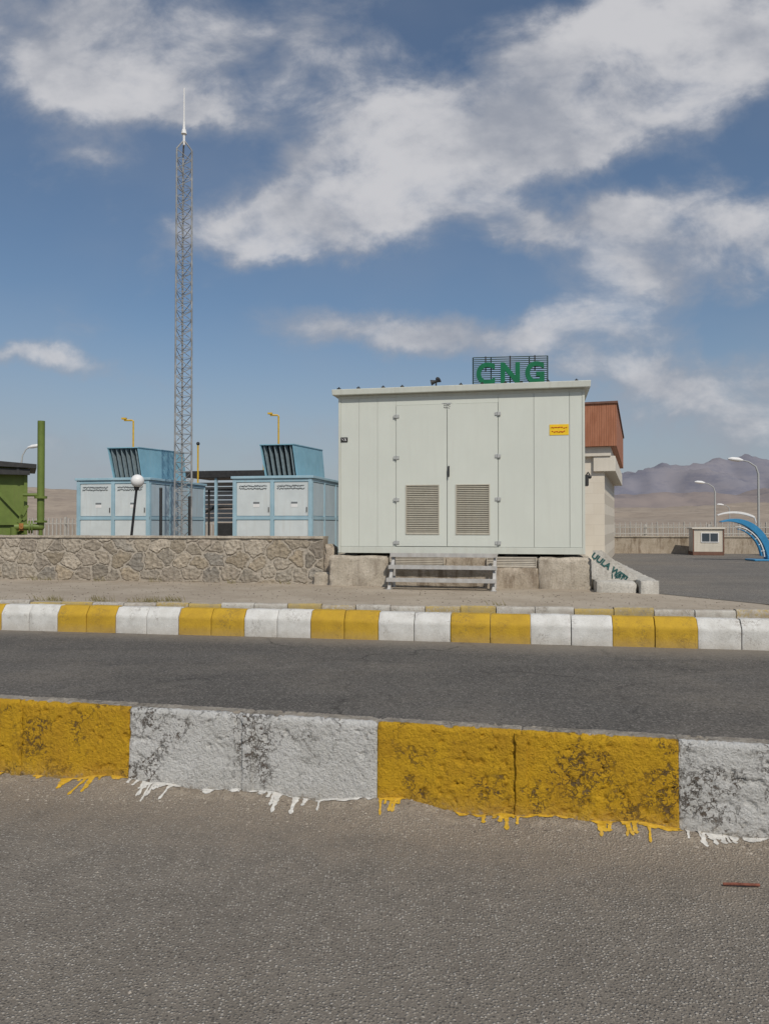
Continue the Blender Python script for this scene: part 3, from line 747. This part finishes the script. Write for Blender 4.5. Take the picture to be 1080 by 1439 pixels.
# ---------------------------------------------------------------- shed behind
e=thing('open_shed','dark roofed open shed with slatted wall behind the blue cabinets','shed',(-8.4,31.5,.352),TH)
b=MB(); b.box(0,4.4,0,3,3.15,3.30); b.box(.0,4.4,-.06,-.001,3.08,3.36); obj('roof',b,M['dark'],parent=e,bevel=.01)
for u in (.15,1.6,3.0,4.25):
    b=MB(); b.box(u-.05,u+.05,.02,.12,0,3.14); obj('post',b,M['bluebox'],parent=e)
b=MB()
for k in range(9): b.box(.05,4.35,1.4+.01*k,1.44+.01*k,1.3+k*.19,1.3+k*.19+.15)
obj('slatted_wall',b,M['hinge'],parent=e)
b=MB(); b.tube([(.7,.6,0),(.7,.6,1.6),(1.3,.6,1.9),(2.2,.6,1.9),(2.2,.6,0)],.07,8); b.tube([(1.1,.5,0),(1.1,.5,2.6),(2.8,.5,2.6)],.05,8); b.box(1.3,2.3,.7,1.2,0,1.25)
obj('pipework',b,M['dark'],parent=e,smooth=True)

# ---------------------------------------------------------------- green skid
GR=.44; w=2.35
gx,gy=-8.97-w*math.cos(GR),19.4-w*math.sin(GR)
e=thing('green_gas_skid','olive green gas metering skid with braced frame and tall pipe','gas skid',(gx,gy,.352),GR)
b=MB(); b.box(0,w,.06,2.2,.3,2.62); obj('housing',b,M['green'],parent=e,bevel=.01)
b=MB()
for x in (0,w/2-.04,w-.08): b.box(x,x+.08,0,.058,0,2.66)
for z in (.3,1.2,2.58): b.box(0,w,-.01,.059,z,z+.08)
def strut(p,q): 
    dx,dz=q[0]-p[0],q[1]-p[1]; L=math.hypot(dx,dz); nx,nz=-dz/L*.04,dx/L*.04
    b.hexa([(p[0]-nx,-.03,p[1]-nz),(q[0]-nx,-.03,q[1]-nz),(q[0]-nx,-.011,q[1]-nz),(p[0]-nx,-.011,p[1]-nz)],[(p[0]+nx,-.03,p[1]+nz),(q[0]+nx,-.03,q[1]+nz),(q[0]+nx,-.011,q[1]+nz),(p[0]+nx,-.011,p[1]+nz)])
strut((w-.2,1.25),(w,1.7)); strut((w/2,.4),(w-.06,1.18)); strut((0.05,1.28),(w/2,2.55)); strut((w/2+.05,2.55),(w-.05,1.32))
obj('frame',b,M['green'],parent=e)
b=MB(); b.hexa([(-.3,-.25,2.70),(w+.20,-.25,2.62),(w+.20,2.2,2.62),(-.3,2.2,2.70)],[(-.3,-.25,2.90),(w+.20,-.25,2.72),(w+.20,2.2,2.72),(-.3,2.2,2.90)]); b.box(-.3,w+.05,-.18,-.12,2.45,2.60)
for k in range(5): b.box(.1+k*.5,.16+k*.5,-.2,-.1,2.45,2.72)
obj('roof',b,M['dark'],parent=e)
b=MB(); px=w+.30; b.tube([(px,-.3,1.15),(px,-.3,3.80)],.088,14); b.cyl((px,-.3,1.86),(px,-.3,1.92),.15,n=16); b.cyl((px,-.3,1.26),(px,-.3,1.31),.15,n=16); b.sphere((px,-.3,1.15),.09)
b.tube([(w-.3,-.3,1.15),(px,-.3,1.15)],.085,12); b.cyl((w+.02,-.3,1.15),(w+.06,-.3,1.15),.16,n=16); b.cyl((w+.08,-.3,1.15),(w+.12,-.3,1.15),.16,n=16)
b.tube([(w-.3,-.3,1.15),(w-.3,-.3,0)],.08,12); b.tube([(px,-.3,1.15),(px,-.3,0)],.05,12)
b.tube([(w-.1,-.2,1.95),(px-.05,-.3,1.95)],.04,8)
obj('vent_pipe',b,M['green'],parent=e,smooth=True)
b=MB(); b.cyl((w-.14,-.42,1.15),(w-.14,-.44,1.15),.055,n=12); b.cyl((w-.14,-.44,1.15),(w-.14,-.3,1.15),.02); b.box(w-.19,w-.09,-.4,-.2,1.06,1.24)
obj('valve',b,M['orange'],parent=e,bevel=.008)
def lamp(loc,label,H,arm,dirn,grp='street lamps by the station',scale=1,mat='hinge'):
    e=thing('street_lamp',label,'street lamp',loc,0,grp)
    b=MB(); b.tube([(0,0,0),(0,0,H*.85),(dirn*arm*.15,0,H*.93),(dirn*arm*.6,0,H*.985),(dirn*arm,0,H)],[.06*scale,.045*scale,.035*scale,.028*scale,.025*scale],10)
    obj('pole',b,M[mat],parent=e,smooth=True)
    b=MB(); b.tube([(dirn*(arm-.05),0,H),(dirn*(arm+.15*scale),0,H+.03),(dirn*(arm+.45*scale),0,H+.06),(dirn*(arm+.62*scale),0,H+.07)],[.04*scale,.10*scale,.09*scale,.03*scale],12)
    obj('lamp_head',b,M['white'],parent=e,smooth=True)
lamp((-11.3,24.0,.352),'small floodlight lamp on a short pole behind the green skid',3.60,.25,1,'small yard lamps',.6)
lamp((-8.35,33.5,.352),'small yard lamp behind the blue cabinets',3.4,.25,1,'small yard lamps',.7)
lamp((16.95,35,.352),'grey street lamp with curved arm by the station yard',4.1,.75,-1)
lamp((21.4,50,.352),'grey street lamp with curved arm near the far fence',3.85,.7,-1)
lamp((33.5,75,.352),'distant grey street lamp beyond the fence',3.0,.6,-1)

# ---------------------------------------------------------------- station building
A5=-math.atan(.33)
e=thing('station_building','cream stone station building with terracotta clad parapet','building',(6.27,22.0,.352),A5)
t=NT('terracotta_cladding'); p=t.pos(local=True)
wv=t.n('ShaderNodeTexWave'); wv.bands_direction='X'; wv.inputs['Scale'].default_value=5; wv.inputs['Distortion'].default_value=0; t.l(p,wv.inputs['Vector'])
c=t.mix(t.mr(t.noise(t.pos((6,6,1),local=True),2,6,.6),.3,.7),(.32,.125,.065),(.43,.185,.105)); c=t.mix(t.mr(wv.outputs['Fac'],.0,.12,.7,0),c,(.10,.04,.02))
M['terra']=t.done(c,.7)
t=NT('stone_cladding'); p=t.pos(local=True)
br=t.n('ShaderNodeTexBrick'); br.inputs['Scale'].default_value=1; br.inputs['Brick Width'].default_value=.6; br.inputs['Row Height'].default_value=.3; br.inputs['Mortar Size'].default_value=.004
br.inputs['Color1'].default_value=(.70,.64,.54,1);br.inputs['Color2'].default_value=(.67,.605,.50,1);br.inputs['Mortar'].default_value=(.55,.49,.40,1)
mp=t.n('ShaderNodeMapping'); mp.inputs['Rotation'].default_value=(math.pi/2,0,0); t.l(p,mp.inputs['Vector']); t.l(mp.outputs[0],br.inputs['Vector'])
c=t.mix(t.mr(t.noise(p,1.5,6,.6),.4,.7,0,.25),br.outputs['Color'],(.52,.45,.36)); M['clad']=t.done(c,.7)
b=MB(); b.box(-6.5,0,0,9,0,3.3); obj('wall',b,M['clad'],parent=e)
b=MB(); b.box(-6.6,.18,-.14,9.1,3.15,3.42); b.box(-.3,.30,-.10,9.0,2.72,3.152); obj('soffit_band',b,M['cream'],parent=e,bevel=.01)
b=MB(); b.box(-6.8,.34,-.28,9.3,3.422,4.62); obj('parapet',b,M['terra'],parent=e)
b=MB(); b.box(-6.84,.38,-.32,9.34,4.622,4.68); obj('coping',b,M['boothred'],parent=e)

# ---------------------------------------------------------------- CNG sign
e=thing('rooftop_sign','green CNG letters on a dark slatted frame on the roof','sign',(3.98,24.4,5.035),-.12)
b=MB(); Z0=.17
for k in range(17): b.box(-1.18,1.18,.02,.045,Z0+.62+k*.065,Z0+.645+k*.065)
for x in (-1.17,-.6,0,.6,1.17): b.box(x-.018,x+.018,.046,.075,0,Z0+1.68)
for x in (-1.17,0,1.17): b.cyl((x,.06,1.3),(x,.9,0),.015)
obj('sign_frame',b,M['slatgreen'],parent=e)
for ch,x in (('C',-.77),('N',.0),('G',.77)):
    me=textmesh(ch,.92,M['cnggreen'],.04,.032)
    me.transform(Matrix.Diagonal((.93,1,1,1)))
    obj('letter',me,None,parent=e,loc=(x,-.04,Z0+1.10))
    b=MB(); b.box(x-.02,x+.02,.0,.018,Z0+1.2,Z0+1.70)
    obj('letter_support',b,M['dark'],parent=e)

# ---------------------------------------------------------------- fences & low walls
def fence(p0,p1,z0,h,pitch,label,mat='fencewhite',bt=.02):
    L=math.hypot(p1[0]-p0[0],p1[1]-p0[1]); a=math.atan2(p1[1]-p0[1],p1[0]-p0[0])
    e=thing('picket_fence',label,'fence',(p0[0],p0[1],z0),a,'pale metal fences')
    b=MB(); n=int(L/pitch)
    for k in range(n+1): b.box(k*pitch-bt,k*pitch+bt,-bt,bt,0,h)
    obj('pickets',b,M[mat],parent=e)
    b=MB(); b.box(0,L,-bt-.011,-bt-.001,h*.18,h*.18+.04); b.box(0,L,-bt-.011,-bt-.001,h*.8,h*.8+.04); obj('rail',b,M[mat],parent=e)
    for k in range(int(L/2.5)+1):
        b=MB(); b.box(k*2.5-.05,k*2.5+.05,bt+.002,bt+.1,0,h+.06); obj('fence_post',b,M[mat],parent=e)
def lowwall(p0,p1,h,label):
    L=math.hypot(p1[0]-p0[0],p1[1]-p0[1]); a=math.atan2(p1[1]-p0[1],p1[0]-p0[0])
    e=thing('boundary_wall',label,'wall',(p0[0],p0[1],.352),a,'low boundary walls')
    b=MB(); b.box(0,L,-.12,.12,0,h-.05); obj('wall_body',b,M['concstain'],parent=e)
    b=MB(); b.box(0,L,-.16,.16,h-.048,h); obj('coping',b,M['conc'],parent=e)
lowwall((8.2,31.9),(20,30.5),.72,'low tan boundary wall at the back of the yard')
fence((8.2,31.9),(20,30.5),1.075,.42,.10,'pale picket fence on the low boundary wall',bt=.009)
lowwall((15.0,29.2),(13.6,22.5),.75,'low boundary wall beside the blue arch')
fence((15.0,29.2),(13.6,22.5),1.105,.78,.16,'tall pale bar fence beside the blue arch',bt=.016)
fence((-24,41),(-8.5,39),.352,1.5,.22,'pale picket fence behind the green skid',bt=.028)
fence((6,75),(70,70),.352,1.3,.5,'distant pale fence on the plain',bt=.035)

# ---------------------------------------------------------------- booth
e=thing('small_booth','small cream kiosk booth with window and brown trim','booth',(12.35,29.6,.364),-.2)
b=MB(); b.box(-.5,.62,0,1.0,.0,.12); obj('base',b,M['boothred'],parent=e)
b=MB(); b.box(-.48,.60,.03,.97,.122,1.0); obj('cabin',b,M['boothcream'],parent=e,bevel=.02)
b=MB(); b.box(-.54,.66,-.03,1.03,1.002,1.06); obj('roof',b,M['cream'],parent=e,bevel=.01)
b=MB(); b.box(-.18,.40,.015,.035,.52,.84); wd=obj('window',b,M['glass'],parent=e)
b=MB(); b.box(-.21,-.18,.005,.035,.49,.87);b.box(.40,.43,.005,.035,.49,.87);b.box(-.18,.40,.005,.035,.84,.87);b.box(-.18,.40,.005,.035,.49,.52);b.box(.10,.12,.006,.0149,.52,.84); obj('window_frame',b,M['white'],parent=wd)
for x in (-.485,.605):
    b=MB(); b.box(x-.02,x+.02,-.0,.03,.123,1.0); obj('corner_trim',b,M['boothred'],parent=e)

# ---------------------------------------------------------------- blue crescent sculpture
e=thing('blue_arch_sculpture','blue curved arch sculpture with white fins in the yard','sculpture',(11.45,25.3,.364))
def arcband(a0,a1,Rx,Rz,t0,t1,y0,y1,n=24,cx=0,cz=.06):
    vs=[];fs=[]
    for i in range(n+1):
        f=i/n; a=math.radians(a0+(a1-a0)*f); th=t0+(t1-t0)*math.sin(math.pi*f*.75)
        x,z=cx+Rx*math.cos(a),cz+Rz*math.sin(a); xi,zi=cx+(Rx-th)*math.cos(a),cz+(Rz-th)*math.sin(a)
        vs+=[(x,y0,z),(x,y1,z),(xi,y1,zi),(xi,y0,zi)]
    for i in range(n):
        for k in range(4): fs.append((i*4+k,i*4+(k+1)%4,(i+1)*4+(k+1)%4,(i+1)*4+k))
    fs+=[(0,3,2,1),(n*4,n*4+1,n*4+2,n*4+3)]
    return vs,fs
b=MB(); b.add(*arcband(112,0,1.22,1.32,.03,.22,-.1,.1)); obj('arch',b,M['sculpt'],parent=e,bevel=.006)
b=MB(); b.add(*arcband(84,6,.90,1.00,.02,.05,-.05,.05)); obj('inner_band',b,M['sculpt'],parent=e)
b=MB(); b.add(*arcband(90,4,.97,1.07,.012,.03,-.085,.085)); 
for k in range(6):
    a=math.radians(80-k*13); b.cyl((1.0*math.cos(a),-.05,.06+1.1*math.sin(a)),(.88*math.cos(a),-.05,.06+.98*math.sin(a)),.014,n=6)
b.add(*arcband(112,64,1.50,1.56,.03,.07,-.05,.05,12)); b.cyl((.72,0,1.25),(.66,0,1.45),.02)
obj('white_fin',b,M['white'],parent=e)
b=MB(); b.box(.5,1.6,-.35,.35,0,.06); b.box(1.02,1.3,-.14,.14,.062,.2); obj('base',b,M['sculpt'],parent=e,bevel=.02)

# ---------------------------------------------------------------- hills & mountains
def range_mesh(name,mat,y0,y1,x0,x1,nx,ny,hfn,label):
    vs=[];fs=[]
    for j in range(ny+1):
        for i in range(nx+1):
            x=x0+(x1-x0)*i/nx; y=y0+(y1-y0)*j/ny
            vs.append((x,y,hfn(x,y,j/ny)))
    for j in range(ny):
        for i in range(nx):
            a=j*(nx+1)+i; fs.append((a,a+1,a+nx+2,a+nx+1))
    b=MB(); b.add(vs,fs); o=obj(name,b,mat,smooth=False); 
    o.data.polygons.foreach_set('use_smooth',[True]*len(o.data.polygons)); struct(o,label)
def hill_h(x,y,f):
    env=math.sin(math.pi*min(1,f*1.0))**.8
    hgt=17+8*noise.noise(Vector((x*.006,1,0)))+ (19 if x<-150 else 0)*min(1,(-150-x)/120 if x<-150 else 0)
    r=noise.fractal(Vector((x*.012,y*.012,3)),1,2,5)
    return .3+max(0,env*(hgt+r*8))
range_mesh('hill',M['hill'],560,1300,-1500,1500,300,40,hill_h,'low dry tan hills')
def mount_h(base,rt,ridge,seed,far):
    def fn(x,y,f):
        env=math.sin(math.pi*f)**.7
        az=x/far
        right=1/(1+math.exp(-(az-.15)*14))
        hgt=base+rt*right*(1+.9*max(0,az-.30))
        r=1-abs(noise.fractal(Vector((x*.0010,y*.0010,7+seed)),1,2,4))*1.0
        r2=noise.fractal(Vector((x*.004,y*.004,2+seed)),1,2,5)
        return max(0,env*(hgt*(.45+.58*r)+ridge*r2))
    return fn
range_mesh('mountain',M['mount'],3400,4800,-4600,4600,460,40,mount_h(50,110,22,0,4100),'brown mauve foothill range')
range_mesh('mountain',M['mount2'],5200,7400,-6600,6600,460,40,mount_h(120,350,55,5,6300),'distant mountain range with blue-mauve haze put into its colour')

# ---------------------------------------------------------------- gravel, grass, stick
def gravel():
    b=MB(); r=random.Random(5)
    def peb(x,y,z,sz,mi):
        vs=[(x+sz*r.uniform(.7,1.3)*dx,y+sz*r.uniform(.7,1.3)*dy,z+sz*.6*dz*r.uniform(.7,1.2)) for dx,dy,dz in ((1,0,0),(0,1,0),(-1,0,0),(0,-1,0),(.3,.2,1),(-.2,-.3,-1))]
        b.add(vs,[(0,1,4),(1,2,4),(2,3,4),(3,0,4),(1,0,5),(2,1,5),(3,2,5),(0,3,5)],mi)
    for k in range(3200):
        x=r.uniform(-2.8,2.6); s=abs(r.gauss(0,.22))+.01 if r.random()<.75 else r.uniform(.02,2.6)
        y=4.256-.235*x-s*1.027
        if y<1: continue
        peb(x,y,near_z(x,y,s),r.choice([.002,.003,.003,.004,.006])*r.uniform(.7,1.4)*(1.4 if s<.3 else .85),0 if r.random()<.65 else 1)
    for k in range(900):
        x=r.uniform(-8,5.5); y=r.uniform(L3(x,.25),15.2-.2*x); peb(x,y,.36,r.uniform(.006,.018),0 if r.random()<.6 else 1)
    o=obj('gravel',b,[M['pebble'],M['pebble2']]); o['kind']='stuff'; o['label']='loose gravel and grit scattered on the verge and pavement'; o['category']='gravel'
gravel()
b=MB(); r=random.Random(9)
for c in range(30):
    cx=r.uniform(-5.8,-3.2) if c<17 else r.uniform(-8,4.5); cy=L3(cx,.22)+r.uniform(0,.12) if c<20 else 15.40-.2*cx-.1
    for k in range(r.randint(10,24)):
        a=r.uniform(0,6.28); h=r.uniform(.04,.13); le=r.uniform(.02,.09); w_=.004
        p=(cx+r.gauss(0,.06),cy+r.gauss(0,.04))
        b.add([(p[0]-w_,p[1],.355),(p[0]+w_,p[1],.355),(p[0]+le*.5*math.cos(a)+w_*.6,p[1]+le*.5*math.sin(a),.355+h*.6),(p[0]+le*math.cos(a),p[1]+le*math.sin(a),.355+h)],[(0,1,2),(0,2,3)])
o=obj('dry_grass',b,M['frond']); o['kind']='stuff'; o['label']='tufts of dry grass along the pavement edge'; o['category']='grass'
b=MB(); b.tube([(1.48,3.40,.020),(1.53,3.392,.024),(1.58,3.388,.023),(1.635,3.39,.020)],.006,7); o=obj('iron_bar_scrap',b,M['rust'],smooth=True); tag(o,'short rusty reddish rod lying on the coarse asphalt','scrap')

# ---------------------------------------------------------------- world
SUN_EL=math.radians(46); az=math.radians(160)
sx,sy=math.sin(az),math.cos(az)
w=bpy.data.worlds.new('World'); S.world=w; w.use_nodes=True
T=NT.__new__(NT); T.t=w.node_tree; T.m=None
bg=T.t.nodes['Background']
sky=T.n('ShaderNodeTexSky'); sky.sky_type='NISHITA'; sky.sun_disc=False; sky.sun_elevation=SUN_EL; sky.sun_rotation=az
sky.air_density=1.0; sky.dust_density=1.2; sky.ozone_density=2.0
tc=T.n('ShaderNodeTexCoord'); sp=T.n('ShaderNodeSeparateXYZ'); T.l(tc.outputs['Generated'],sp.inputs[0])
ay=T.math('MAXIMUM',T.math('ABSOLUTE',sp.outputs[1]),.08)
U=T.math('DIVIDE',sp.outputs[0],ay); V=T.math('DIVIDE',sp.outputs[2],ay)
cmb=T.n('ShaderNodeCombineXYZ'); T.l(U,cmb.inputs[0]); T.l(V,cmb.inputs[1])
uv=cmb.outputs[0]
nz=T.n('ShaderNodeTexNoise'); nz.inputs['Scale'].default_value=5.2; nz.inputs['Detail'].default_value=6; nz.inputs['Roughness'].default_value=.6; T.l(uv,nz.inputs['Vector'])
sub=T.n('ShaderNodeVectorMath'); sub.operation='SUBTRACT'; T.l(nz.outputs['Color'],sub.inputs[0]); sub.inputs[1].default_value=(.5,.5,.5)
scl=T.n('ShaderNodeVectorMath'); scl.operation='SCALE'; scl.inputs['Scale'].default_value=.12; T.l(sub.outputs[0],scl.inputs[0])
wv=T.n('ShaderNodeVectorMath'); wv.operation='ADD'; T.l(uv,wv.inputs[0]); T.l(scl.outputs[0],wv.inputs[1])
# cloud banks: azimuth tangent, elevation tangent, half sizes, tilt, density
B=[(-.46,.64,.25,.12,-10,1.0),(-.33,.56,.15,.06,-12,.85),(-.36,.48,.10,.035,-5,.8),(-.12,.61,.28,.12,-27,.85),
(-.08,.42,.17,.085,14,1.05),(.07,.475,.24,.11,24,1.1),(.26,.565,.29,.155,22,1.15),(.44,.64,.25,.12,10,1.0),(-.20,.375,.14,.055,0,.85),
(.41,.36,.27,.095,6,1.05),(.34,.43,.12,.05,25,.6),(.175,.388,.075,.035,0,.95),(.01,.245,.19,.045,-5,1.1),(.25,.245,.16,.048,0,.95),(-.47,.21,.14,.022,-6,.95),
(.44,.155,.28,.065,4,.85),(.32,.195,.13,.035,0,.7),(-.24,.54,.06,.02,-10,.6),(-.25,.10,.38,.04,0,.45),
(.38,.47,.20,.035,6,-.55),(.06,.64,.07,.07,-20,-.5),(.02,.32,.30,.035,-2,-.4)]
f=None
for (cx,cy,rx,ry,ro,wt) in B:
    mp=T.n('ShaderNodeMapping'); mp.vector_type='TEXTURE'; mp.inputs['Location'].default_value=(cx,cy,0); mp.inputs['Rotation'].default_value=(0,0,math.radians(ro)); mp.inputs['Scale'].default_value=(rx,ry,1)
    T.l(wv.outputs[0],mp.inputs['Vector'])
    ln=T.n('ShaderNodeVectorMath'); ln.operation='LENGTH'; T.l(mp.outputs[0],ln.inputs[0])
    v=T.mr(ln.outputs['Value'],0,1.35,wt,0)
    f=v if f is None else T.math('ADD',f,v)
f=T.math('MINIMUM',f,1.05)
mpn=T.n('ShaderNodeMapping'); mpn.inputs['Scale'].default_value=(1,1.5,1); mpn.inputs['Rotation'].default_value=(0,0,math.radians(-22)); T.l(uv,mpn.inputs['Vector'])
fb=T.noise(mpn.outputs[0],7.2,11,.59,.25)
fb2=T.noise(mpn.outputs[0],2.2,4,.5)
dn=T.math('ADD',f,T.math('MULTIPLY',T.math('SUBTRACT',fb,.5),2.15))
den=T.mr(dn,.08,1.18)
veil=T.mr(fb2,.40,.74,.04,.24)
den=T.math('MULTIPLY',den,.90)
den=T.math('SUBTRACT',T.math('ADD',den,veil),T.math('MULTIPLY',den,veil))
shade=T.noise(mpn.outputs[0],5.2,7,.57)
cc=T.mix(T.mr(T.math('ADD',T.math('MULTIPLY',shade,.6),T.math('MULTIPLY',den,.24)),.38,.58),(3.3,3.5,4.0),(6.2,6.15,6.3))
skc=T.mix(1.0,sky.outputs[0],(.70,.80,.85),'MULTIPLY')
skc=T.mix(.05,skc,(2.2,2.3,2.4))
hz=T.mr(sp.outputs[2],.0,.28,.8,0)
skc=T.mix(hz,skc,(3.5,3.8,4.3))
fin=T.mix(den,skc,cc)
T.l(fin,bg.inputs['Color']); bg.inputs['Strength'].default_value=.10

sun=bpy.data.lights.new('sun','SUN'); sun.energy=3.05; sun.angle=math.radians(.6); sun.color=(1,.935,.84)
so=bpy.data.objects.new('sun',sun); COL.objects.link(so)
dirv=Vector((sx*math.cos(SUN_EL),sy*math.cos(SUN_EL),math.sin(SUN_EL)))
so.rotation_euler=dirv.to_track_quat('Z','Y').to_euler(); so.location=(0,0,30)

cam=bpy.data.cameras.new('camera'); co=bpy.data.objects.new('camera',cam); COL.objects.link(co)
co.location=(0,0,1.6); co.rotation_euler=(math.radians(90.82),0,0)
cam.sensor_fit='VERTICAL'; cam.sensor_height=24; cam.lens=24*1084/1439; cam.clip_end=20000; cam.clip_start=.05
S.camera=co
S.view_settings.view_transform='Standard'; S.view_settings.look='None'; S.view_settings.exposure=0
